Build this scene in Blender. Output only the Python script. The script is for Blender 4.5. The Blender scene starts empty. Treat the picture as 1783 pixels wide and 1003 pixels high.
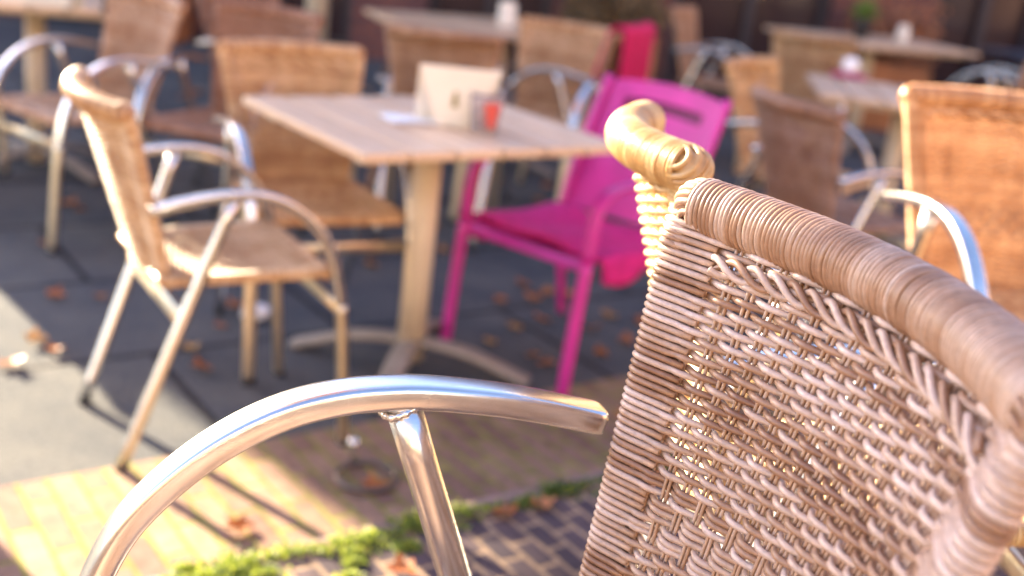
import bpy, math, random
from mathutils import Vector, Matrix, noise
R = math.radians
random.seed(11)
scene = bpy.context.scene
col = scene.collection

# ------------------------------------------------------------------ mesh builder
class MB:
    def __init__(s): s.v=[]; s.f=[]; s.t=[]
    def tube(s, pts, r, n=7, tint=0.5, caps=True, closed=False, flat=None, fixed=None):
        """round (or flattened) tube through pts; flat=(halfwidth, halfheight, axis) gives a rounded rectangle"""
        pts=[Vector(p) for p in pts]; N=len(pts); base=len(s.v)
        ref=None
        for i,p in enumerate(pts):
            if closed: t=(pts[(i+1)%N]-pts[i-1])
            else: t=pts[min(i+1,N-1)]-pts[max(i-1,0)]
            t.normalize()
            if fixed is not None:
                a=Vector(fixed); a=(a-t*a.dot(t)).normalized()
            else:
                if ref is None:
                    ref=Vector((0,0,1)) if abs(t.z)<.9 else Vector((1,0,0))
                a=(ref-t*ref.dot(t)).normalized(); ref=a
            b=t.cross(a)
            rr=r[i] if isinstance(r,(list,tuple)) else r
            for k in range(n):
                th=2*math.pi*k/n; c,sn=math.cos(th),math.sin(th)
                if flat:
                    e=2/flat[2]
                    cx=math.copysign(abs(c)**e,c)*flat[0]*rr; sy=math.copysign(abs(sn)**e,sn)*flat[1]*rr
                    s.v.append(p+a*cx+b*sy)
                else: s.v.append(p+a*(c*rr)+b*(sn*rr))
                s.t.append(tint)
        M=N if closed else N-1
        for i in range(M):
            j=(i+1)%N
            for k in range(n):
                k2=(k+1)%n
                s.f.append((base+i*n+k,base+i*n+k2,base+j*n+k2,base+j*n+k))
        if caps and not closed:
            s.f.append(tuple(base+k for k in range(n))[::-1]); s.f.append(tuple(base+(N-1)*n+k for k in range(n)))
        return s
    def box(s, c, d, rot=0, tint=.5, bev=0):
        cx,cy,cz=c; hx,hy,hz=d[0]/2,d[1]/2,d[2]/2; base=len(s.v); cr,sr=math.cos(rot),math.sin(rot)
        for sx,sy,sz in ((-1,-1,-1),(1,-1,-1),(1,1,-1),(-1,1,-1),(-1,-1,1),(1,-1,1),(1,1,1),(-1,1,1)):
            x,y=sx*hx,sy*hy
            s.v.append(Vector((cx+cr*x-sr*y,cy+sr*x+cr*y,cz+sz*hz))); s.t.append(tint)
        for q in ((0,3,2,1),(4,5,6,7),(0,1,5,4),(1,2,6,5),(2,3,7,6),(3,0,4,7)): s.f.append(tuple(base+i for i in q))
        return s
    def lathe(s, prof, c=(0,0,0), n=32, tint=.5, rot=None):
        base=len(s.v); m=len(prof)
        for r,z in prof:
            for k in range(n):
                a=2*math.pi*k/n; p=Vector((r*math.cos(a),r*math.sin(a),z))
                if rot: p=rot@p
                s.v.append(p+Vector(c)); s.t.append(tint)
        for i in range(m-1):
            for k in range(n):
                k2=(k+1)%n; s.f.append((base+i*n+k,base+i*n+k2,base+(i+1)*n+k2,base+(i+1)*n+k))
        s.f.append(tuple(base+k for k in range(n))[::-1]); s.f.append(tuple(base+(m-1)*n+k for k in range(n)))
        return s
    def grid(s, fn, nu, nv, tint=.5, skip=None):
        base=len(s.v)
        for j in range(nv+1):
            for i in range(nu+1): s.v.append(Vector(fn(i/nu,j/nv))); s.t.append(tint)
        for j in range(nv):
            for i in range(nu):
                if skip and skip((i+.5)/nu,(j+.5)/nv): continue
                a=base+j*(nu+1)+i; s.f.append((a,a+1,a+nu+2,a+nu+1))
        return s
    def build(s, name, mat, parent=None, smooth=True, bevel=0, solid=0, sub=0, angle=None):
        me=bpy.data.meshes.new(name); me.from_pydata([tuple(v) for v in s.v],[],s.f)
        at=me.attributes.new('tint','FLOAT','POINT'); at.data.foreach_set('value',s.t)
        if smooth: me.polygons.foreach_set('use_smooth',[True]*len(me.polygons))
        me.materials.append(mat); me.update()
        o=bpy.data.objects.new(name,me); col.objects.link(o)
        if parent: o.parent=parent
        if solid:
            m=o.modifiers.new('s','SOLIDIFY'); m.thickness=solid; m.offset=0
        if bevel:
            m=o.modifiers.new('b','BEVEL'); m.width=bevel; m.segments=3; m.limit_method='ANGLE'; m.angle_limit=R(35)
            if smooth: me.polygons.foreach_set('use_smooth',[True]*len(me.polygons))
        if sub:
            m=o.modifiers.new('u','SUBSURF'); m.levels=sub; m.render_levels=sub
        if (smooth and bevel) or angle:
            m=o.modifiers.new('w','WEIGHTED_NORMAL'); m.keep_sharp=True
        return o

def tag(o,label=None,cat=None,group=None,kind=None):
    if label: o['label']=label
    if cat: o['category']=cat
    if group: o['group']=group
    if kind: o['kind']=kind
    return o
def empty(name,loc=(0,0,0),rz=0,sc=1):
    o=bpy.data.objects.new(name,None); col.objects.link(o); o.location=loc; o.rotation_euler=(0,0,rz)
    o.scale=(sc,sc,sc) if not isinstance(sc,tuple) else sc; o.empty_display_size=.1
    return o
def copy_tree(o,parent=None):
    c=o.copy(); col.objects.link(c)
    if parent: c.parent=parent
    for ch in list(o.children): copy_tree(ch,c)
    return c

# ------------------------------------------------------------------ materials
def mat(name):
    m=bpy.data.materials.new(name); m.use_nodes=True; nt=m.node_tree
    return m,nt,nt.nodes['Principled BSDF']
def N(nt,t,**k):
    n=nt.nodes.new(t)
    for a,b in k.items():
        if a in n.inputs: n.inputs[a].default_value=b
        else: setattr(n,a,b)
    return n
def ramp(nt,fac,stops,interp='LINEAR'):
    n=nt.nodes.new('ShaderNodeValToRGB'); n.color_ramp.interpolation=interp
    e=n.color_ramp.elements
    while len(e)<len(stops): e.new(.5)
    for el,(p,c) in zip(e,stops): el.position=p; el.color=(*c,1) if len(c)==3 else c
    nt.links.new(fac,n.inputs[0]); return n.outputs[0]
def mix(nt,a,b,fac,mode='MIX'):
    n=nt.nodes.new('ShaderNodeMix'); n.data_type='RGBA'; n.blend_type=mode
    for i,x in ((6,a),(7,b),(0,fac)):
        if hasattr(x,'is_linked') or hasattr(x,'links'): nt.links.new(x,n.inputs[i])
        else: n.inputs[i].default_value=(*x,1) if isinstance(x,tuple) and len(x)==3 else x
    return n.outputs[2]
def noise_(nt,scale,detail=4,rough=.55,vec=None,dist=0):
    n=N(nt,'ShaderNodeTexNoise'); n.inputs['Scale'].default_value=scale; n.inputs['Detail'].default_value=detail
    n.inputs['Roughness'].default_value=rough; n.inputs['Distortion'].default_value=dist
    if vec: nt.links.new(vec,n.inputs['Vector'])
    return n.outputs['Fac']
def objco(nt,rot=0,scale=(1,1,1)):
    tc=nt.nodes.new('ShaderNodeTexCoord'); mp=nt.nodes.new('ShaderNodeMapping')
    mp.inputs['Rotation'].default_value=(0,0,rot); mp.inputs['Scale'].default_value=scale
    nt.links.new(tc.outputs['Object'],mp.inputs[0]); return mp.outputs[0]
def bump(nt,bsdf,h,strength=.3,dist=.002):
    b=nt.nodes.new('ShaderNodeBump'); b.inputs['Strength'].default_value=strength; b.inputs['Distance'].default_value=dist
    nt.links.new(h,b.inputs['Height']); nt.links.new(b.outputs[0],bsdf.inputs['Normal'])

def m_wicker():
    m,nt,b=mat('wicker'); L=nt.links
    at=N(nt,'ShaderNodeAttribute'); at.attribute_name='tint'
    v=objco(nt); n1=noise_(nt,14,3,.6,v); n2=noise_(nt,160,3,.6,v)
    a=nt.nodes.new('ShaderNodeMath'); a.operation='ADD'; L.new(at.outputs['Fac'],a.inputs[0])
    s=nt.nodes.new('ShaderNodeMath'); s.operation='MULTIPLY_ADD'; L.new(n1,s.inputs[0]); s.inputs[1].default_value=.9; s.inputs[2].default_value=-.45
    L.new(s.outputs[0],a.inputs[1])
    c=ramp(nt,a.outputs[0],[(.0,(.27,.145,.075)),(.35,(.46,.30,.175)),(.62,(.62,.49,.36)),(1,(.78,.69,.58))])
    oi=nt.nodes.new('ShaderNodeObjectInfo')
    c2=mix(nt,c,oi.outputs['Color'],1.0,'MULTIPLY')
    dust=ramp(nt,n2,[(.35,(.82,.80,.78)),(.7,(1.06,1.04,1.02))])
    c3=mix(nt,c2,dust,1.0,'MULTIPLY')
    L.new(c3,b.inputs['Base Color']); b.inputs['Roughness'].default_value=.42
    b.inputs['Coat Weight'].default_value=.15; b.inputs['Coat Roughness'].default_value=.22
    b.inputs['Specular IOR Level'].default_value=.55
    bump(nt,b,noise_(nt,900,2,.5,v),.25,.0006)
    return m
def m_alu(name='brushed_aluminium',base=(.72,.71,.70),rough=.23,scr=True):
    m,nt,b=mat(name); L=nt.links; v=objco(nt)
    b.inputs['Metallic'].default_value=1
    n1=noise_(nt,22,5,.65,v); n2=noise_(nt,420,3,.7,v)
    L.new(ramp(nt,n1,[(.3,tuple(x*.86 for x in base)),(.7,base)]),b.inputs['Base Color'])
    L.new(ramp(nt,n2,[(.2,(rough-.015,)*3),(.8,(rough+.03,)*3)]),b.inputs['Roughness'])
    if scr:
        pit=ramp(nt,noise_(nt,330,4,.75,v),[(.69,(0,)*3),(.73,(1,)*3)]); reg=ramp(nt,noise_(nt,16,3,.6,v),[(.50,(0,)*3),(.58,(1,)*3)])
        pm=mix(nt,pit,reg,1.0,'MULTIPLY'); old=b.inputs['Base Color'].links[0].from_socket
        L.new(mix(nt,old,(.16,.11,.08),pm),b.inputs['Base Color'])
        # fine scratches: thin bands of stretched, distorted waves broken by noise
        w=N(nt,'ShaderNodeTexVoronoi'); w.feature='DISTANCE_TO_EDGE'; w.inputs['Scale'].default_value=140
        mp=nt.nodes.new('ShaderNodeMapping'); mp.inputs['Scale'].default_value=(.35,1.6,1.0); mp.inputs['Rotation'].default_value=(.3,.6,.8); L.new(v,mp.inputs[0])
        L.new(mp.outputs[0],w.inputs['Vector'])
        line=ramp(nt,w.outputs['Distance'],[(.0,(1,)*3),(.03,(0,)*3)])
        msk=ramp(nt,noise_(nt,40,3,.5,v),[(.50,(0,)*3),(.58,(1,)*3)])
        sc=mix(nt,line,msk,1.0,'MULTIPLY')
        h=mix(nt,(0,0,0),n2,.0015)
        hh=mix(nt,h,sc,1.0,'ADD')
        bump(nt,b,hh,.14,.0004)
    return m
def m_simple(name,c,rough=.5,metal=0,var=.12,scale=30,bs=0,**kw):
    m,nt,b=mat(name); v=objco(nt); n=noise_(nt,scale,4,.6,v)
    lo=tuple(max(0,x*(1-var)) for x in c); hi=tuple(min(1,x*(1+var)) for x in c)
    nt.links.new(ramp(nt,n,[(.3,lo),(.7,hi)]),b.inputs['Base Color'])
    b.inputs['Roughness'].default_value=rough; b.inputs['Metallic'].default_value=metal
    for k,x in kw.items(): b.inputs[k.replace('_',' ')].default_value=x
    if bs: bump(nt,b,noise_(nt,scale*8,3,.6,v),bs,.002)
    return m
def m_wood():
    m,nt,b=mat('table_wood'); v=objco(nt,0,(14,1.2,14)); n=noise_(nt,5,6,.65,v,.6)
    at=N(nt,'ShaderNodeAttribute'); at.attribute_name='tint'
    c=ramp(nt,n,[(.25,(.55,.38,.24)),(.55,(.72,.52,.36)),(.8,(.80,.62,.45))])
    t=ramp(nt,at.outputs['Fac'],[(0,(.88,.86,.84)),(1,(1.06,1.05,1.04))])
    nt.links.new(mix(nt,c,t,1.0,'MULTIPLY'),b.inputs['Base Color']); b.inputs['Roughness'].default_value=.42
    bump(nt,b,n,.2,.001); return m
def m_brick(name,shadow_lattice=False):
    m,nt,b=mat(name); L=nt.links; v=objco(nt,R(90))
    d=N(nt,'ShaderNodeTexNoise'); d.inputs['Scale'].default_value=9; L.new(v,d.inputs['Vector'])
    vm=nt.nodes.new('ShaderNodeVectorMath'); vm.operation='MULTIPLY_ADD'; vm.inputs[1].default_value=(.012,.012,0)
    L.new(d.outputs['Color'],vm.inputs[0]); L.new(v,vm.inputs[2])
    t=N(nt,'ShaderNodeTexBrick'); L.new(vm.outputs[0],t.inputs['Vector'])
    t.inputs['Scale'].default_value=1; t.inputs['Brick Width'].default_value=.205; t.inputs['Row Height'].default_value=.062
    t.inputs['Mortar Size'].default_value=.006; t.inputs['Mortar Smooth'].default_value=.35
    t.inputs['Color1'].default_value=(.38,.245,.17,1); t.inputs['Color2'].default_value=(.24,.14,.11,1); t.inputs['Mortar'].default_value=(.24,.22,.05,1)
    if shadow_lattice:  # dark blocks and pale joints imitate a wicker shadow on the terrace
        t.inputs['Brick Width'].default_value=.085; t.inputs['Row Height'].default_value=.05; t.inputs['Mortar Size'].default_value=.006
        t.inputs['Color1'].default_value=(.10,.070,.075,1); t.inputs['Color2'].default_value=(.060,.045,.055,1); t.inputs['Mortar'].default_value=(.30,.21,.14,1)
    moss=ramp(nt,noise_(nt,5,5,.65,v),[(.45,(0,)*3),(.66,(1,)*3)])
    jm=ramp(nt,t.outputs['Fac'],[(0,(0.02 if shadow_lattice else 0.12,)*3),(.25,(1,)*3)])
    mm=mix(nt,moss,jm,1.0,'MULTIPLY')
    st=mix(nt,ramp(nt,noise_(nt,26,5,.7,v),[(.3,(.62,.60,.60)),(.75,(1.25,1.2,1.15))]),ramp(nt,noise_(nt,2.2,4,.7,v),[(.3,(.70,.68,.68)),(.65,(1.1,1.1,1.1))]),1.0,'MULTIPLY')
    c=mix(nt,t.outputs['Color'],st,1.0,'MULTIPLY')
    c=mix(nt,c,(.30,.29,.06),mm if not shadow_lattice else .0)
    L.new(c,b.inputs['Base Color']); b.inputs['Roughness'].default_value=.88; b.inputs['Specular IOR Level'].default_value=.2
    inv=ramp(nt,t.outputs['Fac'],[(0,(1,)*3),(1,(0,)*3)])
    h=mix(nt,inv,noise_(nt,70,4,.7,v),.3)
    bump(nt,b,h,.7,.006); return m
def m_slab():
    m,nt,b=mat('grey_paving_slabs'); L=nt.links; v=objco(nt)
    mp=nt.nodes.new('ShaderNodeMapping'); mp.inputs['Location'].default_value=(.35,.02,0); L.new(v,mp.inputs[0])
    t=N(nt,'ShaderNodeTexBrick'); L.new(mp.outputs[0],t.inputs['Vector'])
    t.inputs['Scale'].default_value=1; t.inputs['Brick Width'].default_value=1.2; t.inputs['Row Height'].default_value=.64
    t.inputs['Mortar Size'].default_value=.013; t.inputs['Mortar Smooth'].default_value=.2
    t.inputs['Color1'].default_value=(.098,.100,.108,1); t.inputs['Color2'].default_value=(.122,.120,.120,1); t.inputs['Mortar'].default_value=(.035,.033,.038,1)
    n1=noise_(nt,3,6,.7,v); n2=noise_(nt,90,4,.7,v)
    c=mix(nt,t.outputs['Color'],ramp(nt,n1,[(.3,(.62,.66,.74)),(.7,(1.30,1.24,1.12))]),1.0,'MULTIPLY')
    c=mix(nt,c,ramp(nt,n2,[(.3,(.60,.60,.61)),(.7,(1.40,1.38,1.33))]),1.0,'MULTIPLY')
    L.new(c,b.inputs['Base Color']); b.inputs['Roughness'].default_value=.92; b.inputs['Specular IOR Level'].default_value=.15
    inv=ramp(nt,t.outputs['Fac'],[(0,(1,)*3),(1,(0,)*3)])
    bump(nt,b,mix(nt,inv,n2,.5),.9,.010); return m
def m_wall():
    m,nt,b=mat('dark_facade_brick'); L=nt.links
    tc=nt.nodes.new('ShaderNodeTexCoord'); mp=nt.nodes.new('ShaderNodeMapping'); mp.inputs['Rotation'].default_value=(R(-90),0,0)
    L.new(tc.outputs['Object'],mp.inputs[0])
    t=N(nt,'ShaderNodeTexBrick'); L.new(mp.outputs[0],t.inputs['Vector']); t.inputs['Scale'].default_value=1
    t.inputs['Brick Width'].default_value=.22; t.inputs['Row Height'].default_value=.065; t.inputs['Mortar Size'].default_value=.006
    t.inputs['Color1'].default_value=(.22,.085,.055,1); t.inputs['Color2'].default_value=(.10,.04,.045,1); t.inputs['Mortar'].default_value=(.12,.09,.09,1)
    c=mix(nt,t.outputs['Color'],ramp(nt,noise_(nt,1.3,4,.6,tc.outputs['Object']),[(.3,(.5,.45,.55)),(.7,(1.3,1.1,1.0))]),1.0,'MULTIPLY')
    L.new(c,b.inputs['Base Color']); b.inputs['Roughness'].default_value=.8; return m
def m_leaf():
    m,nt,b=mat('autumn_leaf'); oi=nt.nodes.new('ShaderNodeObjectInfo')
    c=ramp(nt,oi.outputs['Random'],[(0,(.42,.13,.03)),(.35,(.60,.22,.05)),(.7,(.50,.17,.07)),(1,(.65,.36,.10))])
    v=objco(nt); c=mix(nt,c,ramp(nt,noise_(nt,60,3,.6,v),[(.3,(.6,.6,.6)),(.7,(1.2,1.15,1.1))]),1.0,'MULTIPLY')
    nt.links.new(c,b.inputs['Base Color']); b.inputs['Roughness'].default_value=.5; b.inputs['Subsurface Weight'].default_value=0
    # thin leaf lets light through
    tr=nt.nodes.new('ShaderNodeBsdfTranslucent'); nt.links.new(c,tr.inputs[0]); ms=nt.nodes.new('ShaderNodeMixShader'); ms.inputs[0].default_value=.35
    nt.links.new(b.outputs[0],ms.inputs[1]); nt.links.new(tr.outputs[0],ms.inputs[2]); nt.links.new(ms.outputs[0],nt.nodes['Material Output'].inputs[0])
    return m
def m_moss():
    m,nt,b=mat('moss'); at=N(nt,'ShaderNodeAttribute'); at.attribute_name='tint'
    c=ramp(nt,at.outputs['Fac'],[(0,(.06,.10,.02)),(.5,(.20,.26,.03)),(1,(.44,.47,.07))])
    nt.links.new(c,b.inputs['Base Color']); b.inputs['Roughness'].default_value=.6
    tr=nt.nodes.new('ShaderNodeBsdfTranslucent'); nt.links.new(c,tr.inputs[0]); ms=nt.nodes.new('ShaderNodeMixShader'); ms.inputs[0].default_value=.4
    nt.links.new(b.outputs[0],ms.inputs[1]); nt.links.new(tr.outputs[0],ms.inputs[2]); nt.links.new(ms.outputs[0],nt.nodes['Material Output'].inputs[0])
    return m
WICK=m_wicker(); ALU=m_alu(); ALU2=m_alu('satin_aluminium_leg',(.76,.66,.50),.32)
WOOD=m_wood(); BRICK=m_brick('brick_paving'); SHADOW_PAVING=m_brick('shadow_lattice_paving',True); SLAB=m_slab(); WALL=m_wall(); LEAF=m_leaf(); MOSS=m_moss()
CREAM=m_simple('cream_column',(.62,.50,.34),.45,0,.06,8)
PINK=m_simple('magenta_lacquer',(.56,.022,.26),.42,0,.16,9,.08,Coat_Weight=.15)
CLOTH=m_simple('crimson_pink_cloth',(.58,.008,.09),.9,0,.2,30,.4)
CLOTH2=m_simple('magenta_cloth',(.52,.008,.17),.9,0,.2,30,.4)
CARD=m_simple('cream_card',(.86,.81,.71),.6,0,.03,10)
PAPER=m_simple('white_paper',(.85,.84,.84),.7,0,.03,40,.3)
INK=m_simple('olive_print',(.30,.24,.08),.6); REDP=m_simple('red_wax',(.60,.07,.05),.4)
PLAST=m_simple('black_plastic',(.02,.02,.022),.5); IRON=m_simple('dark_iron',(.16,.13,.115),.38,.8,.3,60,.3)
STONE=m_simple('dark_stone',(.07,.055,.065),.7,0,.25,6,.3); ORANGE=m_simple('rust_orange_paint',(.42,.16,.06),.6,0,.3,5)
ROOF=m_simple('dark_roof',(.06,.05,.05),.7); FRAME=m_simple('dark_window_frame',(.03,.022,.03),.5)
GREEN=m_simple('plant_leaf',(.13,.22,.04),.5,0,.4,20); POT=m_simple('black_pot',(.03,.028,.03),.5)
DARKW=m_simple('dark_table_board',(.06,.065,.085),.4); FROST,_nt,_b=mat('frosted_glass')
_b.inputs['Base Color'].default_value=(.86,.78,.78,1); _b.inputs['Roughness'].default_value=.22; _b.inputs['Transmission Weight'].default_value=.8; _b.inputs['IOR'].default_value=1.3
GLASS,_nt,_b=mat('window_glass'); _b.inputs['Base Color'].default_value=(.045,.024,.026,1); _b.inputs['Roughness'].default_value=.12

# ------------------------------------------------------------------ wicker armchair
W=.228; WF=1.0; LEAN=0; SPREAD=1.0; RS=.0029; RW=.0023
ARM=[(-.214,.627),(-.185,.634),(-.15,.642),(-.106,.650),(-.055,.656),(-.02,.657),(.02,.654),(.064,.643),(.108,.621),(.150,.588),(.187,.545),(.212,.490),(.228,.430),(.238,.380)]
LEG=[(.238,.380),(.248,.29),(.256,.19),(.264,.09),(.270,.012)]
def catmull(P,k=6):
    out=[]
    for i in range(len(P)-1):
        p0=P[max(i-1,0)];p1=P[i];p2=P[i+1];p3=P[min(i+2,len(P)-1)]
        for j in range(k):
            t=j/k
            out.append(tuple(.5*((2*b)+(-a+c)*t+(2*a-5*b+4*c-d)*t*t+(-a+3*b-3*c+d)*t**3) for a,b,c,d in zip(p0,p1,p2,p3)))
    out.append(tuple(P[-1])); return out
def backS(u,v):
    w=.150+.058*v; xe=-.187-.067*v if not LEAN else -.153-.099*v; bl=.030+.022*v
    return Vector((xe-bl*(1-u*u)*(.45+.55*WF), u*w*WF, .437+.383*v))
def backN(u,v):
    du=backS(u+.01,v)-backS(u-.01,v); dv=backS(u,v+.01)-backS(u,v-.01)
    return du.cross(dv).normalized()
def seatS(u,v):
    return Vector((-.175+.385*v, u*(.178+.024*v)*WF, .447-.018*(1-u*u)*math.sin(math.pi*v)+.006*v))
def seatN(u,v):
    du=seatS(u+.01,v)-seatS(u-.01,v); dv=seatS(u,v+.01)-seatS(u,v-.01)
    n=du.cross(dv).normalized(); return n if n.z>0 else -n
def weave(mb,S,Nf,length,ng,pitch,fr,halfw,band=None,rnd=random):
    """wicker panel: paired stakes and weavers that loop round the two side frames"""
    nrow=int(length/pitch); bw=.030; us=[]
    U=1-bw/halfw
    for g in range(ng): us.append(-U+2*U*g/(ng-1))
    A=RS+.0017
    def P(u,v,off): return S(u,v)+Nf(u,v)*off
    for g,u in enumerate(us):
        for du in (-.0024,.0024):
            pts=[P(u+du/halfw,v/24,rnd.uniform(-.0003,.0003)) for v in range(25)]
            mb.tube(pts,.0017,6,rnd.uniform(.3,.6))
    for side in (-1,1):
        mb.tube([P(side,v/24,0) for v in range(25)],fr,10,.3)
    tint=.5
    for i in range(nrow):
        v=(i+.5)/nrow
        if rnd.random()<.8: tint=rnd.choice((rnd.uniform(.05,.35),rnd.uniform(.4,.7),rnd.uniform(.65,.95)))
        tt=.5+(tint-.5)*SPREAD+rnd.uniform(-.08,.08)
        if band and band[0]<v<band[1]: ph=lambda g,i=i:(i//3+g)%2
        else: ph=lambda g,i=i:(i+g)%2
        pts=[]; jv=rnd.uniform(-.15,.15)/nrow; rr=fr+RS
        # loop round the left frame, back to front
        sg=1 if i%2 else -1
        for side in (-1,1):
            seq=[]
            inn=us[0] if side<0 else us[-1]
            fl=(1 if ph(0 if side<0 else ng-1) else -1)
            # straight run on the opposite face, then round the frame
            seq.append(P(inn+(-.004/halfw*side),v,-fl*RS*.9))
            for q in (.35,.75): seq.append(P(inn+(side-inn)*q,v,-fl*(rr*(.35+.75*q))))
            for k in range(7):
                th=math.pi*(k/6)-math.pi/2
                seq.append(P(side+side*math.cos(th)*rr/halfw,v,fl*math.sin(th)*rr))
            for q in (.75,.35): seq.append(P(inn+(side-inn)*q,v,fl*(rr*(.35+.75*q)+.0004)))
            if side<0: pts+=seq
            else: endseq=list(reversed(seq))
        a0=None
        for g in range(ng):
            o=(1 if ph(g) else -1)*A
            for du in (-.0042,0,.0042): pts.append(P(us[g]+du/halfw,v+jv,o*(1 if du==0 else .86)))
            if g<ng-1: pts.append(P((us[g]+us[g+1])/2,v+jv,0 if ph(g)!=ph(g+1) else o*.9))
        pts+=endseq
        mb.tube(pts,RS,7,tt)
def ring_wrap(mb,path,R0,pitch,tints=(.35,.8),tilt=.12,rnd=random,ns=26,droop=0):
    """tight rings of strand round a core that follows path"""
    P=[Vector(p) for p in path]; acc=[0]
    for a,b in zip(P,P[1:]): acc.append(acc[-1]+(b-a).length)
    n=int(acc[-1]/pitch); t=rnd.uniform(*tints)
    for i in range(n+1):
        d=min(acc[-1]*i/n,acc[-1]-1e-5); k=max(j for j in range(len(acc)) if acc[j]<=d); k=min(k,len(P)-2)
        f=(d-acc[k])/(acc[k+1]-acc[k]); c=P[k].lerp(P[k+1],f); ax=(P[k+1]-P[k]).normalized()
        a=Vector((0,0,1)); a=(a-ax*a.dot(ax)).normalized(); b=ax.cross(a)
        ph=rnd.uniform(0,6.28); tl=rnd.uniform(0,tilt*.55)*R0; rr=R0+RW*.9+rnd.uniform(-.0002,.0003)
        if rnd.random()<.4: t=rnd.uniform(*tints)
        pts=[c+a*(math.cos(x)*rr)+b*(math.sin(x)*rr)+ax*(tl*math.cos(x+ph)) for x in [2*math.pi*q/ns for q in range(ns)]]
        mb.tube(pts,RW*1.06,6,t+rnd.uniform(-.06,.06),closed=True)

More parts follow.
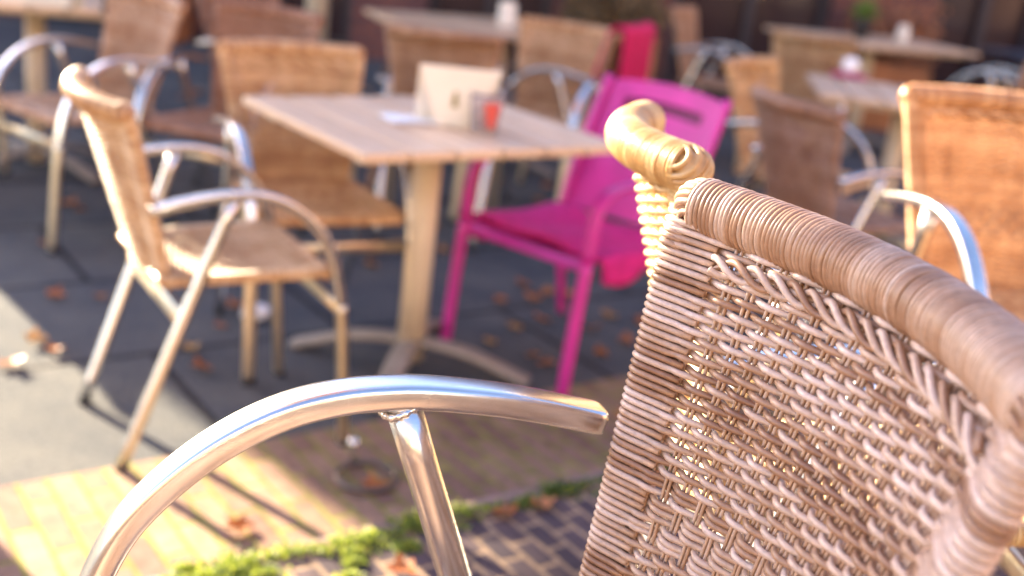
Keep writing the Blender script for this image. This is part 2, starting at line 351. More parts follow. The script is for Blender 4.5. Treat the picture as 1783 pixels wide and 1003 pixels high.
def make_chair(wf=1.0,lean=0,spread=1.0):
    global WF,W,LEAN,SPREAD
    LEAN=lean; SPREAD=spread
    WF=wf; W=.228*wf+.0
    rnd=random.Random(5)
    root=empty('wicker_chair')
    # backrest panel
    mb=MB(); weave(mb,backS,backN,.385,max(7,int(16*wf)),.0061,.0078,.180*wf,band=(.31,.455),rnd=rnd)
    mb.tube([backS(-1+2*i/20,0)+Vector((0,0,-.004)) for i in range(21)],.0085,10,.35)
    # plaited braid under the roll
    for k in range(3):
        pts=[]
        for i in range(241):
            u=-.80+1.66*i/240; a=2*math.pi*(i/240*5.5+k/3)
            v=.945-.03*abs(u)**3
            pts.append(backS(u,v)+backN(u,v)*(.0066+.0036*math.sin(a))+Vector((0,0,.0068*math.cos(a))))
        mb.tube(pts,.0030,7,(.85,.62,.22)[k])
    mb.build('backrest',WICK,root)
    # thick wrapped roll along the top
    path=[backS(u,1)+Vector((-.010,0,.012)) for u in [-.965+1.93*i/40 for i in range(41)]]
    mb=MB(); mb.tube(path,.0205,20,.35); ring_wrap(mb,path,.0205,.00435,rnd=rnd,ns=30,tints=(.22,.62))
    roll=mb.build('top_roll',WICK,root)
    for s in (-1,1):
        mb=MB(); c0=path[0] if s<0 else path[-1]; ax=((path[0]-path[1]) if s<0 else (path[-1]-path[-2])).normalized()
        a=Vector((0,0,1)); a=(a-ax*a.dot(ax)).normalized(); b=ax.cross(a)
        L=.026; r0=.0192
        core=[]; 
        for i in range(9):
            q=i/8; rr=r0*math.sqrt(max(0,1-(max(0,q-.35)/.65)**2.2)); core.append((rr,q*L))
        mb.tube([c0+ax*z for _,z in core],[max(r,.0006) for r,_ in core],20,.25)
        sl=.9*(1 if s<0 else -1); a2=a*math.cos(sl)+b*math.sin(sl); b2=b*math.cos(sl)-a*math.sin(sl)
        for k in range(7):   # thick strands laid side by side, slantwise over the rounded end
            d=(k-3)/3*.0182; q0=math.sqrt(max(.0,1-(d/.0215)**2)); pts=[]
            for i in range(19):
                ph=math.pi*i/18
                pts.append(c0-ax*.003+a2*d+b2*(.0212*q0*math.cos(ph))+ax*((L+.001)*q0*math.sin(ph)**.75))
            mb.tube(pts,.0034,8,rnd.uniform(.12,.42))
        mb.build('end_cap',WICK,roll)
        # collar of wraps where the side frame meets the roll
    for s in (-1,1):
        mb=MB(); p0=backS(s,.93); p1=backS(s,1.0)+Vector((-.007,0,.002))
        pp=[p0.lerp(p1,i/6) for i in range(7)]
        ax=(p1-p0).normalized()
        for i in range(6):
            c=p0.lerp(p1,(i+.5)/6); a=Vector((1,0,0)); a=(a-ax*a.dot(ax)).normalized(); b=ax.cross(a)
            mb.tube([c+a*(math.cos(x)*.0155)+b*(math.sin(x)*.0125) for x in [2*math.pi*q/20 for q in range(20)]],RW,6,rnd.uniform(.3,.8),closed=True)
        mb.build('corner_wrap',WICK,root)
    # seat
    mb=MB(); weave(mb,seatS,seatN,.375,max(6,int(14*wf)),.0062,.0085,.19*wf,rnd=rnd)
    fp=[seatS(-.97+1.94*i/20,1)+Vector((.006,0,-.008)) for i in range(21)]
    mb.tube(fp,.0115,14,.35); ring_wrap(mb,fp,.0115,.0047,rnd=rnd,ns=18,tints=(.3,.75))
    bp=[seatS(-1+2*i/20,0) for i in range(21)]; mb.tube(bp,.009,10,.35)
    mb.build('seat',WICK,root)
    # aluminium: arm runs into the front leg; round rear legs carry the arms
    for s in (-1,1):
        ap=[(x,s*W,z) for x,z in catmull(ARM,5)]
        mb=MB(); rad=[1.0]*len(ap); rad[0]=.93
        mb.tube(ap,rad,36,.5,flat=(.0172,.0118,4.6),fixed=(0,1,0))
        arm=mb.build('armrest',ALU,root)
        # weld bead at the top of the rear leg
        wb=MB(); jc=Vector((-.031,s*W,.6440))
        ax=Vector((.31,0,.95)).normalized(); a=Vector((0,1,0)); b=ax.cross(a); ring=[]; rr_=[]
        for q in range(64):
            th=2*math.pi*q/64; c=jc+a*(math.cos(th)*.0148)+b*(math.sin(th)*.0166)
            c.z+=.0012*math.sin(3*th)+.0006*noise.noise(c*260); ring.append(c); rr_.append(.0036+.0007*math.sin(q*math.pi/2.0)+.0008*noise.noise(c*120))
        wb.tube(ring,rr_,10,closed=True)
        wb.build('weld_bead',ALU,arm)
        lp=[(x,s*W,z) for x,z in catmull(LEG,4)]
        mb=MB(); mb.tube(lp,1.0,20,.5,flat=(.0173,.0116,3.2),fixed=(0,1,0)); fl=mb.build('front_leg',ALU2,root)
        mb=MB(); mb.tube([(.2705,s*W,.014),(.271,s*W,.0)],1.05,16,.5,flat=(.0185,.013,3.2),fixed=(0,1,0)); mb.build('foot_cap',PLAST,fl)
        # rear leg, straight, leaning forward, slightly splayed
        top=Vector((-.031,s*W,.650)); bot=Vector((-.262,s*.192*wf,.012))
        mb=MB(); rp=[bot.lerp(top,i/12) for i in range(13)]
        mb.tube(rp,[.0150]*11+[.0151,.0155],24,.5,caps=True); rl=mb.build('rear_leg',ALU,root)
        mb=MB(); mb.tube([bot+Vector((.004,0,.006)),bot+Vector((-.001,0,-.012))],.0155,16); mb.build('foot_cap',PLAST,rl)
    mb=MB(); mb.tube([(-.140,-.212*wf,.372),(-.140,.212*wf,.372)],1.0,14,.5,flat=(.020,.006,3),fixed=(.25,0,1)); mb.build('rear_rail',ALU2,root)
    mb=MB(); mb.tube([(.232,-.222*wf,.372),(.232,.222*wf,.372)],1.0,14,.5,flat=(.015,.007,3),fixed=(0,0,1)); mb.build('front_rail',ALU2,root)
    return root

def set_tint(o,c):
    for ch in o.children:
        ch.color=(*c,1); set_tint(ch,c)
narrow=make_chair(.62,1,.4); standard=make_chair(1.0,1,.35); chair=make_chair()
TZ=.21   # height of the raised terrace
CH='wicker and aluminium terrace chairs'
# (x,y,z,yaw,scale,tint,label)
chairs=[
 (-.034,.692,TZ,3.489,1.057,(.79,.70,.74),'large greyish wicker chair with scratched aluminium arm closest to the viewer'),
 (-.723,2.627,0,.582,.995,(1.08,.93,.72),'honey wicker chair with sunlit back, standing alone at the left of the near slatted table'),
 (-.612,3.225,0,-1.082,1,(1.14,.92,.64),'orange wicker chair pushed under the far left edge of the near slatted table'),
 (.430,1.335,TZ,.10,1.050,(1.10,.98,.64),'golden sunlit wicker chair seen edge on right behind the closest greyish chair'),
 (1.015,2.18,TZ,-1.40,1.0,(1.14,.82,.52),'bright orange wicker chair cut off by the right edge of the photo'),
 (1.063,3.865,0,.50,.98,(.66,.50,.46),'dark brown wicker chair with its back turned, right of the magenta metal chair'),
 (1.05,4.45,0,-.60,1,(1.15,.92,.58),'orange wicker chair at the far left corner of the bare right hand table'),
 (-2.45,4.45,0,.0,1,(1.02,.86,.68),'wicker chair half cut off at the left edge of the photo, silver arm up'),
 (-1.62,4.10,0,-2.2,1,(1.02,.82,.70),'reddish tan wicker chair behind the sunlit left chair, silver arms reaching left'),
 (-1.10,4.12,0,-1.85,1,(.70,.48,.40),'dark red brown wicker chair tucked behind the reddish tan one'),
 (-1.10,4.85,0,-.62,1,(.66,.46,.40),'brown wicker chair with pale blue arm in front of the thick cream column'),
 (-.36,4.62,0,1.55,1,(.84,.66,.54),'brown wicker chair seen from behind at the left half of the long back table'),
 (.02,4.95,0,-1.9,1,(1.15,.94,.72),'peach wicker chair with shiny arms in front of the long back table'),
 (.14,5.30,0,2.75,1,(.8,.6,.5),'brown wicker chair seen from the side with a crimson blanket over its back'),
 (1.50,6.55,0,1.35,1,(1.0,.86,.68),'tan wicker chair in front of the back right table with the potted plant'),
 (2.95,7.7,0,2.6,1,(.75,.6,.55),'greyish wicker chair at the right end of the potted plant table'),
 (1.06,6.95,0,-.4,1,(.85,.66,.55),'pale wicker chair at the left end of the potted plant table'),
]
for i,(x,y,z,yaw,s,t,lab) in enumerate(chairs):
    o=chair if i==0 else narrow if i==3 else standard if i==1 else copy_tree(standard)
    o.location=(x,y,z); o.rotation_euler=(0,0,yaw); o.scale=s if isinstance(s,tuple) else (s,s,s); tag(o,lab,'chair',CH); set_tint(o,t)

# ------------------------------------------------------------------ tables
m_foot=m_simple('weathered_base_paint',(.29,.24,.19),.5,0,.15,12)
def make_table(lx,ly,nslat):
    root=empty('slatted_table')
    mb=MB(); g=.015; wd=(lx-g*(nslat-1))/nslat
    for i in range(nslat):
        x=-lx/2+wd/2+i*(wd+g)
        mb.box((x,0,.7235),(wd-.002*(i%2),ly,.023),tint=random.random())
    mb.build('tabletop',WOOD,root,smooth=True,bevel=.0035)
    mb=MB()
    for s in (-1,1): mb.box((0,s*(ly/2-.10),.700),(lx-.08,.05,.022))
    mb.box((0,0,.6995),(.09,ly-.26,.021)); mb.build('under_frame',CREAM,root,bevel=.002)
    mb=MB(); mb.tube([(0,0,.03),(0,0,.688)],.041,32); mb.build('column',CREAM,root)
    for k in range(4):
        a=R(45)+k*R(90); mb=MB(); d=Vector((math.cos(a),math.sin(a),0))
        pts=[d*r+Vector((0,0,z)) for r,z in ((.03,.085),(.10,.082),(.19,.068),(.27,.042),(.34,.018),(.355,.012))]
        mb.tube(catmull([tuple(p) for p in pts],4),1.0,14,.5,flat=(.032,.014,2.6),fixed=tuple(Vector((-d.y,d.x,0)))); mb.build('base_foot',m_foot,root)
    return root
TG='slatted tables on the terrace'
t1=make_table(.805,.696,6); t1.location=(-.2748,3.136,0); t1.rotation_euler=(0,0,.666)
tag(t1,'near slatted wooden table with a cream card and a glass on it','table',TG)
tabs=[((-2.12,4.85,0),.35,1,'slatted table at the top left corner of the photo with a cream menu on it'),
      ((1.60,5.06,0),-.12,1,'bare slatted table beside the right hand orange chair, magenta napkin at its far edge')]
for l,a,s,lab in tabs:
    o=copy_tree(t1); o.location=l; o.rotation_euler=(0,0,a); tag(o,lab,'table',TG)
t2=make_table(1.25,.70,9); t2.location=(-.20,5.95,0); t2.rotation_euler=(0,0,.50)
tag(t2,'long slatted table at the back centre carrying a cream lantern','table',TG)
o=copy_tree(t2); o.location=(2.2,7.95,0); o.rotation_euler=(0,0,.42); tag(o,'long slatted table at the back right carrying a small potted plant','table',TG)
# dark table at the far right
dt=empty('dark_table',(3.9,8.35,0),.2); tag(dt,'dark grey blue table at the far right edge in the background','table')
MB().box((0,0,.72),(1.3,.8,.035)).build('tabletop',DARKW,dt,bevel=.004)
for sx in (-1,1):
    for sy in (-1,1): MB().box((sx*.58,sy*.34,.351),(.05,.05,.70)).build('leg',FRAME,dt,bevel=.003)
# thick cream post table behind
po=empty('parasol_post',(-1.27,6.55,0)); tag(po,'thick cream round post in the background between two brown chairs','post')
MB().tube([(0,0,.06),(0,0,2.35)],.062,32).build('pole',CREAM,po)
MB().box((0,0,.03),(.46,.46,.06)).build('base',STONE,po,bevel=.01)
mb=MB(); 
mb.lathe([(1.55,2.15),(.9,2.38),(.10,2.62),(.02,2.66)],(0,0,0),8); mb.build('canopy',m_simple('canopy_cloth',(.35,.30,.26),.9),po,smooth=False)

# ------------------------------------------------------------------ magenta metal chair
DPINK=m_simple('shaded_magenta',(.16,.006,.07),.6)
def pink_chair(x,y,yaw):
    root=empty('metal_chair',(x,y,0),yaw); tag(root,'magenta metal armchair with slotted back at the right side of the near slatted table','chair')
    w=.235
    def bk(u,v):
        uu=u*2-1; return (-.255-.165*v-.025*(1-uu*uu),uu*(.225),.40+.43*v-.02*v*(uu*uu))
    def slot(u,v):
        return .16<u<.84 and (.79<v<.86)
    MB().grid(bk,50,60,skip=slot).build('backrest',PINK,root,solid=.006,bevel=.0015)
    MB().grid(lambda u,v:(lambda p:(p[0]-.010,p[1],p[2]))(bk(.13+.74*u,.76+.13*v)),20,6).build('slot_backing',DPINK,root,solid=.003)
    def st(u,v):
        uu=u*2-1; return (-.235+.46*v,uu*.225,.375+.018*v-.02*math.sin(math.pi*v)*(1-uu**4)-(.02*max(0,(v-.9)/.1)**2))
    MB().grid(st,50,60,skip=lambda u,v:.06<u<.94 and (int(v*10)!=int((v+.016)*10)) and .08<v<.92).build('seat',PINK,root,solid=.006,bevel=.0015)
    for s in (-1,1):
        fp=catmull([(.255,s*w,.0),(.237,s*w,.23),(.222,s*w,.40),(.208,s*w,.535),(.170,s*w,.588),(.09,s*w,.604),(-.10,s*w,.607),(-.275,s*w,.602)],5)
        k=[i for i,p in enumerate(fp) if p[2]>.39][0]
        MB().tube(fp[:k+1],1,16,.5,flat=(.019,.011,3),fixed=(0,1,0)).build('front_leg',PINK,root)
        MB().tube(fp[k:],1,16,.5,flat=(.021,.010,3),fixed=(0,1,0)).build('armrest',PINK,root)
        MB().tube(catmull([(-.32,s*.225,.0),(-.28,s*.228,.20),(-.253,s*.23,.40),(-.315,s*.23,.60),(-.415,s*.228,.825)],5),1,16,.5,flat=(.014,.011,3),fixed=(0,1,0)).build('rear_leg',PINK,root)
    return root
PCX,PCY,PCA=.155,3.385,-2.25
pc=pink_chair(PCX,PCY,PCA)
# pink cloth on its seat
def drape(name,mt,label,cat,fn,nu,nv,loc,yaw,thick=.006):
    o=MB().grid(fn,nu,nv).build(name,mt,None,solid=thick); o.location=loc; o.rotation_euler=(0,0,yaw); tag(o,label,cat); return o
def seatcloth(u,v):
    uu=u*2-1; x=-.22+.38*v; y=uu*.30
    over=max(0,abs(y)-.245); yy=math.copysign(min(abs(y),.245)+.02*min(1,over*20),y)
    z=.40+.007*math.sin(14*x+3*y)+.006*math.sin(23*y+5*x)-over*1.25*(1+.3*math.sin(19*x))
    return (x,yy+.008*math.sin(30*x)*min(1,over*15),z)
drape('folded_blanket',CLOTH2,'crimson and magenta blanket lying on the seat of the magenta metal chair','blanket',seatcloth,40,40,(PCX,PCY,0),PCA,.014)
# crimson blanket over the back of a brown chair
cx,cy,cz,cyaw=chairs[13][:4]
def hang(u,v):
    uu=u*2-1; s=(v-.5)*.75; r=.036
    ang=max(-math.pi/2,min(math.pi/2,s/r*.9)); x=-.275-.008*(1-uu*uu)*3+math.sin(ang)*r; rest=max(0,abs(s)-r*1.7)
    z=.845+math.cos(ang)*r-rest
    x+= (-1 if s<0 else 1)*(.010*math.sin(uu*11+2)*min(1,rest*6)+rest*.02) + (rest*.22 if s>0 else .05*rest)
    return (x,uu*.21*(1-.10*min(1,rest*3)),z)
drape('hanging_blanket',CLOTH,'crimson blanket hanging over the back of a brown chair behind the magenta chair','blanket',hang,40,50,(cx,cy,cz),cyaw,.010)

# ------------------------------------------------------------------ things on tables
TT=.7365
def card(name,x,y,yaw,label,w0=.105,w1=.215,h=.165,print_=True,z=TT):
    root=empty(name,(x,y,z),yaw); tag(root,label,'card')
    def f(u,v):
        uu=u-.5; return (uu*(w0+(w1-w0)*v), .018-.05*v, v*h)
    MB().grid(f,2,2).build('front_panel',CARD,root,smooth=False,solid=.0025)
    MB().grid(lambda u,v:((u-.5)*w1,-.032+.11*(1-v)+.002,v*h*.985),2,2).build('rear_panel',CARD,root,smooth=False,solid=.0025)
    if print_:
        mb=MB()
        mb.grid(lambda u,v:(-.006+(u-.5)*(.018-.010*v),.0155-.05*(.34+.22*v)-.0035,h*(.34+.26*v)),4,6)
        mb.build('printed_mark',INK,root,smooth=False,solid=.0006)
    return root
card('menu_card',-.205,3.06,.12,'cream tapered menu card with a small olive mark standing on the near table')
gl=empty('glass_holder',(-.125,3.045,TT)); tag(gl,'frosted glass with a red candle in front of the cream menu card','glass')
MB().lathe([(.033,0),(.036,.004),(.043,.09),(.0445,.105),(.0415,.105),(.0395,.09),(.033,.010),(.002,.009)],n=32).build('cup',FROST,gl)
MB().grid(lambda u,v:(.0450*math.cos(R(-95+62*u)),.0450*math.sin(R(-95+62*u)),.030+.055*v-.012*math.sin(math.pi*u)*(1-v)),10,8,skip=lambda u,v:abs(u-.5)>.18+.34*v).build('red_mark',REDP,gl,solid=.0006)
MB().tube([(.006,0,.0105),(.010,0,.078)],.0165,20).build('candle',REDP,gl)
def nap(u,v): return ((u-.5)*.17,(v-.5)*.10,.004+.004*math.sin(9*u)*math.sin(7*v)+.010*max(0,u-.8))
np_=MB().grid(nap,16,12).build('paper_napkin',PAPER,None,solid=.002); np_.location=(-.315,3.085,TT+.002); np_.rotation_euler=(0,0,.5); tag(np_,'flat white paper napkin left of the cream menu card','napkin')
card('table_menu',-1.98,4.52,.1,'large cream menu standing on the top left corner table',.26,.34,.16,False)
def lantern(x,y,lab,w=.075,h=.11):
    r=empty('table_lantern',(x,y,TT+.0005),.3); tag(r,lab,'lantern')
    MB().box((0,0,h/2),(w,w,h)).build('body',CARD,r,bevel=.006); MB().box((0,0,h+.005),(w*.7,w*.7,.009)).build('lid',CARD,r,bevel=.002)
lantern(-.19,5.93,'cream square lantern standing on the long back table')
lantern(2.45,8.12,'cream lantern right of the potted plant',.06,.1)
def plant(x,y):
    r=empty('potted_plant',(x,y,TT+.0005)); tag(r,'small green plant in a black pot on the back right table','plant')
    MB().lathe([(.045,0),(.062,.10),(.066,.12),(.058,.12),(.055,.10),(.002,.095)]).build('pot',POT,r)
    rnd=random.Random(3); mb=MB()
    for i in range(220):
        th=rnd.uniform(0,6.28); e=rnd.uniform(.15,1.45); l=rnd.uniform(.06,.15)
        d=Vector((math.cos(th)*math.cos(e),math.sin(th)*math.cos(e),math.sin(e))); p=Vector((0,0,.10))+d*l
        s=Vector((-d.y,d.x,0)).normalized()*.010; b=len(mb.v)
        for q in (p-d*.022,p+s,p+d*.026,p-s): mb.v.append(q); mb.t.append(.5)
        mb.f.append((b,b+1,b+2,b+3))
    mb.build('foliage',GREEN,r,smooth=False)
plant(2.13,7.98)
mg=MB().grid(lambda u,v:((u-.5)*.16,(v-.5)*.12,.004+.01*math.sin(8*u+3*v)**2),14,12).build('magenta_napkin',CLOTH2,None,solid=.004); mg.location=(1.43,5.42,TT+.004); tag(mg,'crumpled magenta napkin on the bare right hand table','napkin')
wc=MB().lathe([(.028,0),(.038,.02),(.040,.05),(.030,.068),(.004,.072)]).build('white_candle_cup',PAPER,None); wc.location=(1.43,5.42,TT+.024); tag(wc,'round white candle cup standing on the magenta napkin','candle')

# ------------------------------------------------------------------ setting
TH=math.atan2(.6,.8)        # direction of the kerb and the paving
def plane(name,mt,x0,x1,y0,y1,z,loc,rot):
    me=bpy.data.meshes.new(name); me.from_pydata([(x0,y0,0),(x1,y0,0),(x1,y1,0),(x0,y1,0)],[],[(0,1,2,3)]); me.materials.append(mt)
    o=bpy.data.objects.new(name,me); col.objects.link(o); o.location=(*loc,z); o.rotation_euler=(0,0,rot); o['kind']='structure'; return o
plane('ground',SLAB,-90,90,-90,140,0,(-.82,2.36),TH)
plane('brick_paving',BRICK,-14,14,-.75,.0,.004,(-.82,2.36),TH)
# raised terrace with a brick kerb; its edge runs parallel to the slabs
K0=(-.16,1.905)
mb=MB(); mb.box((0,-6.06,TZ/2),(28,12,TZ)); rt=mb.build('raised_terrace',SHADOW_PAVING,None,smooth=False); rt.location=(*K0,0); rt.rotation_euler=(0,0,TH); rt['kind']='structure'
mb=MB()
for i in range(130):
    mb.box((-13+i*.2035,-.03,TZ/2+.002+random.uniform(-.002,.002)),(.197,.058,TZ+random.uniform(-.002,.004)),tint=random.random())
kb=mb.build('kerb',m_simple('kerb_brick',(.20,.12,.10),.8,0,.4,14,.5),None,smooth=True,bevel=.005); kb.location=(*K0,0); kb.rotation_euler=(0,0,TH); kb['kind']='structure'
# moss along the kerb
rnd=random.Random(8); mb=MB()
def mossy(n,cx,cy,sx,sy,h,z0,zlo=.0,zhi=1.):
    for i in range(n):
        x=rnd.gauss(cx,sx); y=rnd.gauss(cy,sy); dd=((x-cx)/sx)**2+((y-cy)/sy)**2
        z=z0+rnd.random()*h*math.exp(-dd*.35)
        th=rnd.uniform(0,6.28); e=rnd.uniform(.2,1.5); d=Vector((math.cos(th)*math.cos(e),math.sin(th)*math.cos(e),math.sin(e))); l=rnd.uniform(.003,.010)
        s=Vector((-d.y,d.x,0)).normalized()*l*.45; p=Vector((x,y,z)); b=len(mb.v); t=min(1,max(0,rnd.gauss(.62-.5*min(1,max(0,x+.15)*2),.25)))  # tint darkens to the right: shade put into the moss colour
        for q in (p-d*l,p+s,p+d*l,p-s): mb.v.append(q); mb.t.append(t)
        mb.f.append((b,b+1,b+2,b+3))
x=-.66
while x<.78:
    n=noise.noise(Vector((x*7+3,0,0))); m_=max(0,n+.12)
    if x<-.02 or rnd.random()<.75: mossy(int(60+(420 if x<.0 else 260)*m_),x+rnd.uniform(-.02,.02),-.040+.03*noise.noise(Vector((x*6,3,0))),.020,.012+.016*m_,.006+.012*m_,TZ+.003)
    x+=.033
for k in range(14): mossy(120,rnd.uniform(-.65,.0),rnd.uniform(-.15,.02)-.02,.012,.008,.009,TZ+.002)
ms=mb.build('moss',MOSS,None,smooth=False); ms.location=(*K0,0); ms.rotation_euler=(0,0,TH); ms['kind']='stuff'; ms['label']='bright green moss growing along the kerb of the raised terrace'; ms['category']='moss'

# iron ring in the paving
ir=empty('iron_ring',(-.285,2.41,.005)); tag(ir,'dark metal ring with a round knob on the brick paving behind the moss','ring')
MB().tube([(.070*math.cos(a),.070*math.sin(a),.011) for a in [2*math.pi*i/48 for i in range(48)]],.0075,12,closed=True).build('ring',IRON,ir)
MB().tube([(-.045,.062,.0),(-.045,.066,.052)],.0065,12).build('pin',IRON,ir)
mb=MB(); mb.lathe([(.0005,-.015)]+[(.015*math.cos(a),.015*math.sin(a)) for a in [R(-75+i*15) for i in range(11)]]+[(.0005,.015)],(-.045,.066,.060),20); mb.build('knob',ALU,ir)
# crumpled paper by the left chair
rnd=random.Random(4)
def blob(name,mt,loc,r,lab,cat,sq=.6):
    mb=MB(); mb.lathe([(r*math.cos(a)+.0004,r*math.sin(a)*sq) for a in [R(-85+i*17) for i in range(11)]],n=24)
    for v in mb.v: v*=1+.28*noise.noise(v*55)
    o=mb.build(name,mt,None,smooth=False); o.location=(loc[0],loc[1],r*sq*.95+.003); tag(o,lab,cat)
blob('crumpled_napkin',PAPER,(-.79,3.36),.042,'crumpled white napkin on the ground behind the sunlit left chair','napkin')

# fallen leaves
def leaf_mesh(seed):
    rr=random.Random(seed); mb=MB(); n=22; pts=[]
    for i in range(n):
        a=2*math.pi*i/n; lob=1+.28*math.cos(5*a)+rr.uniform(-.1,.1); r=.026*lob; x,y=r*math.cos(a),r*math.sin(a)*.85
        pts.append(Vector((x,y,.004+.010*rr.random()+14*x*x*rr.uniform(.3,1))))
    mb.v=[Vector((0,0,.005))]+[p*.5+Vector((0,0,.002)) for p in pts]+pts; mb.t=[.5]*len(mb.v)
    for i in range(n):
        j=(i+1)%n; mb.f.append((0,1+i,1+j)); mb.f.append((1+i,1+n+i,1+n+j,1+j))
    b=len(mb.v); return mb
protos=[leaf_mesh(s).build('fallen_leaf',LEAF) for s in (1,2,3)]
pos=[(-1.641,3.811),(-1.318,2.975),(-1.301,2.801),(-1.28,3.37),(-.9,3.05),(-.539,4.168),(.038,4.005),(-.036,3.796),(.02,3.544),(.347,3.772),(.394,3.538),(-.513,2.125),(-.867,3.422),(-.288,4.313),(-.053,3.389),(.304,3.407),(-.27,2.385),(-.243,2.372),(-1.41,3.333),(.131,3.255),(.516,5.222),(-1.7,4.265),(-1.768,4.322),(.11,3.65),(.28,3.62),(.2,3.95),(.46,3.75),(.52,3.9),(.62,4.4),(.55,4.7),(.35,4.3)]
rnd=random.Random(21)
for i in range(95):
    x=rnd.uniform(-2.4,2.6); y=rnd.uniform(2.7,8.0)
    if abs(x)<.3*y+.4: pos.append((x,y))
raised=[(.112,2.009),(.04,1.958),(-.129,1.72),(-.25,1.55)]
for k,(x,y,z) in enumerate([(a,b,.006) for a,b in pos]+[(a,b,TZ+.004) for a,b in raised]):
    o=protos[k] if k<3 else protos[k%3].copy()
    if k>=3: col.objects.link(o)
    o.location=(x,y,z); o.rotation_euler=(rnd.uniform(-.25,.25),rnd.uniform(-.25,.25),rnd.uniform(0,6.28)); s=rnd.uniform(.75,1.25); o.scale=(s,s,s)
    tag(o,'orange brown fallen leaf lying on the paving','leaf','fallen autumn leaves')
    if k==0: o.scale=(1,1,1)

# the cafe building whose shadow lies over the terrace
FY=9.4; BX0,BX1=-8.2,9.5; BH=4.10
bd=empty('cafe_building',(0,0,0)); tag(bd,'dark red brick building with tall dark windows behind the terrace','building')
ops=[(-7.6,-6.6),(-6.0,-4.9),(-4.1,-3.3),(-2.75,-1.55),(-.95,.05),(1.0,2.25),(3.05,3.9),(4.9,6.3),(7.2,8.6)]
mb=MB(); x=BX0
for a,b_ in ops+[(BX1,BX1)]:
    mb.box(((x+a)/2,FY+.2,1.25),(a-x,.4,2.5)); x=b_
mb.box(((BX0+BX1)/2,FY+.2,(2.502+BH)/2),(BX1-BX0,.4,BH-2.502))
mb.box(((BX0+BX1)/2,FY+5.9,BH/2-.01),(BX1-BX0,.4,BH-.02)); 
for xx in (BX0+.2,BX1-.2): mb.box((xx,FY+3.05,BH/2-.005),(.396,5.29,BH-.01))
mb.build('wall',WALL,bd,smooth=False)
mb=MB().box(((BX0+BX1)/2,FY+3.05,BH+.06),(BX1-BX0+.2,6.3,.12)); mb.build('roof',ROOF,bd,smooth=False)
for a,b_ in ops:
    for z0,z1 in ((.0,2.5),):
        fr=MB(); w=b_-a
        for xx in (a+.04,b_-.04,(a+b_)/2): fr.box((xx,FY+.15,(z0+z1)/2),(.07,.07,z1-z0-.004))
        for zz in (z0+.06,z1-.06): fr.box(((a+b_)/2,FY+.153,zz),(w-.01,.06,.09))
        f=fr.build('window',FRAME,bd,smooth=False)
        MB().box(((a+b_)/2,FY+.22,(z0+z1)/2),(w-.01,.02,z1-z0-.01)).build('pane',GLASS,f,smooth=False)
# stone planters along the facade
for i,(x,w) in enumerate(((-3.05,.5),(.52,.7),(2.65,.6),(4.4,.75))):
    r=empty('planter',(x,FY-.33,0)); tag(r,['small','wide','medium','broad'][i]+' rust coloured planter against the dark brick wall, number %s from the left'%['one','two','three','four'][i],'planter','rust coloured planters along the facade')
    MB().box((0,0,.25),(w,.45,.5)).build('box',ORANGE,r,bevel=.01)
    mb=MB(); rr=random.Random(i)
    for k in range(900):
        p=Vector((rr.uniform(-w/2,w/2)*1.1,rr.uniform(-.25,.25),.5+abs(rr.gauss(0,.22)))); d=Vector((rr.gauss(0,1),rr.gauss(0,1),rr.gauss(.3,1))).normalized(); s=d.orthogonal().normalized()*.018; b=len(mb.v)
        for q in (p-d*.04,p+s,p+d*.04,p-s): mb.v.append(q); mb.t.append(.5)
        mb.f.append((b,b+1,b+2,b+3))
    mb.build('foliage',m_simple('autumn_foliage_%d'%i,((.25,.09,.04),(.16,.10,.04),(.30,.12,.05),(.33,.14,.05))[i],.6,0,.4,9),r,smooth=False)

# unseen tree added left of the terrace so its trunk shades the nearest chair
rnd=random.Random(31)
tr=empty('unseen_shade_tree',(-2.05,2.777,0)); tag(tr,'tall unseen tree with autumn crown, added left of the terrace to shade the nearest chair','tree')
UNSEEN_TREE_BARK=m_simple('unseen_tree_bark',(.12,.09,.07),.9,0,.4,12,.8)
pts=[Vector((.015*math.sin(z*1.3),.02*math.sin(z*.9),z)) for z in [i*.25 for i in range(29)]]
mb=MB(); mb.tube(pts,[.140*(1-.5*i/28)+.03*math.exp(-i*1.5) for i in range(29)],20)
tips=[]
for k in range(14):
    i=16+int(k*.85); p=pts[i]; a=k*2.4; l=rnd.uniform(1.2,2.2); d=Vector((math.cos(a),math.sin(a),rnd.uniform(.35,.9))).normalized()
    q=[p+d*(l*j/6)+Vector((0,0,.12*(j/6)**2*l)) for j in range(7)]; mb.tube(q,[.055*(1-.8*j/6) for j in range(7)],9); tips+=q[3:]
mb.build('unseen_tree_trunk',UNSEEN_TREE_BARK,tr)
mb=MB()
for c in tips:
    for _ in range(110):
        p=c+Vector((rnd.gauss(0,.33),rnd.gauss(0,.33),rnd.gauss(.05,.28))); d=Vector((rnd.gauss(0,1),rnd.gauss(0,1),rnd.gauss(0,1))).normalized(); s_=d.orthogonal().normalized()*.035; b=len(mb.v)
        for q in (p-d*.05,p+s_,p+d*.05,p-s_): mb.v.append(q); mb.t.append(rnd.random())
        mb.f.append((b,b+1,b+2,b+3))
mb.build('unseen_tree_crown',LEAF,tr,smooth=False)

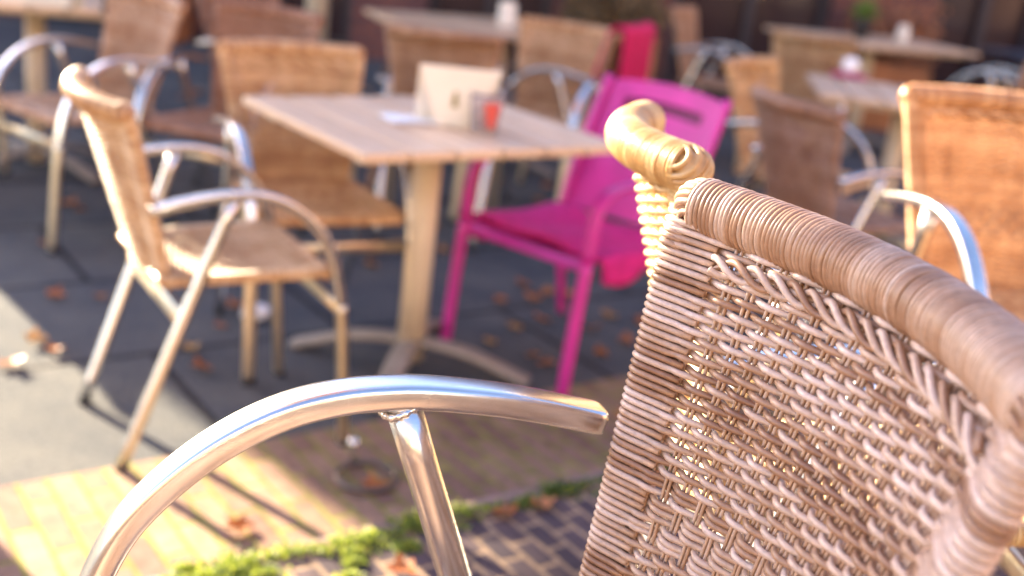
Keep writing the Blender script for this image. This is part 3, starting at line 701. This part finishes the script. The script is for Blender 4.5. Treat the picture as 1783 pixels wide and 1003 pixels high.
# houses on the other two sides of the square; the low sun lights them and they fill the shade
def house(name,label,x0,x1,y0,y1,h,cfun,faces,win):
    r=empty(name,(0,0,0)); tag(r,label,'house'); mb=MB(); mb.box(((x0+x1)/2,(y0+y1)/2,h/2),(x1-x0,y1-y0,h)); mb.build('wall',cfun,r,smooth=False)
    MB().box(((x0+x1)/2,(y0+y1)/2,h+.09),(x1-x0+.3,y1-y0+.3,.18)).build('roof',ROOF,r,smooth=False)
    for (cx_,cy_,ax) in faces:
        for z in ((1.5,4.3) if h>5 else (1.5,)):
            d=(1.1,.06,1.5) if ax=='y' else (.06,1.1,1.5); f=MB().box((cx_,cy_,z),d).build('window',FRAME,r,smooth=False)
            d2=(.95,.08,1.34) if ax=='y' else (.08,.95,1.34); MB().box((cx_,cy_,z),d2).build('pane',GLASS,f,smooth=False)
PLASTER=m_simple('ochre_plaster',(.50,.38,.25),.9,0,.12,2,.2); PL2=m_simple('red_brown_plaster',(.34,.20,.14),.9,0,.15,2,.2)
house('plaster_house','ochre plaster house across the square, behind the viewer',-7,6,-15,-9,6.2,PLASTER,[(x,-9.0,'y') for x in (-5.5,-3.2,-.9,1.4,3.7)],0)
house('brick_house','red brown house closing the right side of the square',9.6,15,-8,8,6.0,PL2,[(9.6,y,'x') for y in (-6,-3.2,-.4,2.4,5.2)],0)

# ------------------------------------------------------------------ light
SUN=Vector((-.74*math.cos(R(19)),.673*math.cos(R(19)),math.sin(R(19)))).normalized()
elev=math.asin(SUN.z); az=math.atan2(SUN.x,SUN.y)
w=bpy.data.worlds.new('World'); scene.world=w; w.use_nodes=True; nt=w.node_tree
sky=nt.nodes.new('ShaderNodeTexSky'); sky.sky_type='NISHITA'; sky.sun_disc=False; sky.sun_elevation=elev; sky.sun_rotation=az
sky.air_density=1.0; sky.dust_density=.8; sky.ozone_density=1.6
nt.links.new(mix(nt,sky.outputs[0],(1.06,.97,1.03),1.0,'MULTIPLY'),nt.nodes['Background'].inputs[0]); nt.nodes['Background'].inputs[1].default_value=.100
sl=bpy.data.lights.new('sun','SUN'); sl.energy=5.9; sl.angle=R(.55); sl.color=(1.0,.85,.60)
so=bpy.data.objects.new('sun',sl); col.objects.link(so); so.rotation_euler=(-SUN).to_track_quat('-Z','Y').to_euler()

# ------------------------------------------------------------------ camera
cam=bpy.data.cameras.new('camera'); co=bpy.data.objects.new('camera',cam); col.objects.link(co); scene.camera=co
PI_,RO=.32056994,.12053232
fw=Vector((0,math.cos(PI_),-math.sin(PI_))); up=Vector((0,math.sin(PI_),math.cos(PI_))); rt_=Vector((1,0,0))
r2=rt_*math.cos(RO)+up*math.sin(RO); u2=-rt_*math.sin(RO)+up*math.cos(RO)
M=Matrix((r2,u2,-fw)).transposed().to_4x4(); M.translation=Vector((0,0,1.3217)); co.matrix_world=M
cam.sensor_width=36; cam.lens=2001.18/1783*36; cam.clip_start=.05; cam.clip_end=500
cam.dof.use_dof=True; cam.dof.focus_distance=.97; cam.dof.aperture_fstop=2.9; cam.dof.aperture_blades=0
scene.view_settings.view_transform='Standard'; scene.view_settings.look='None'; scene.view_settings.exposure=0
scene.cycles.film_exposure=7.2
scene.cycles.max_bounces=10; scene.cycles.use_denoising=True
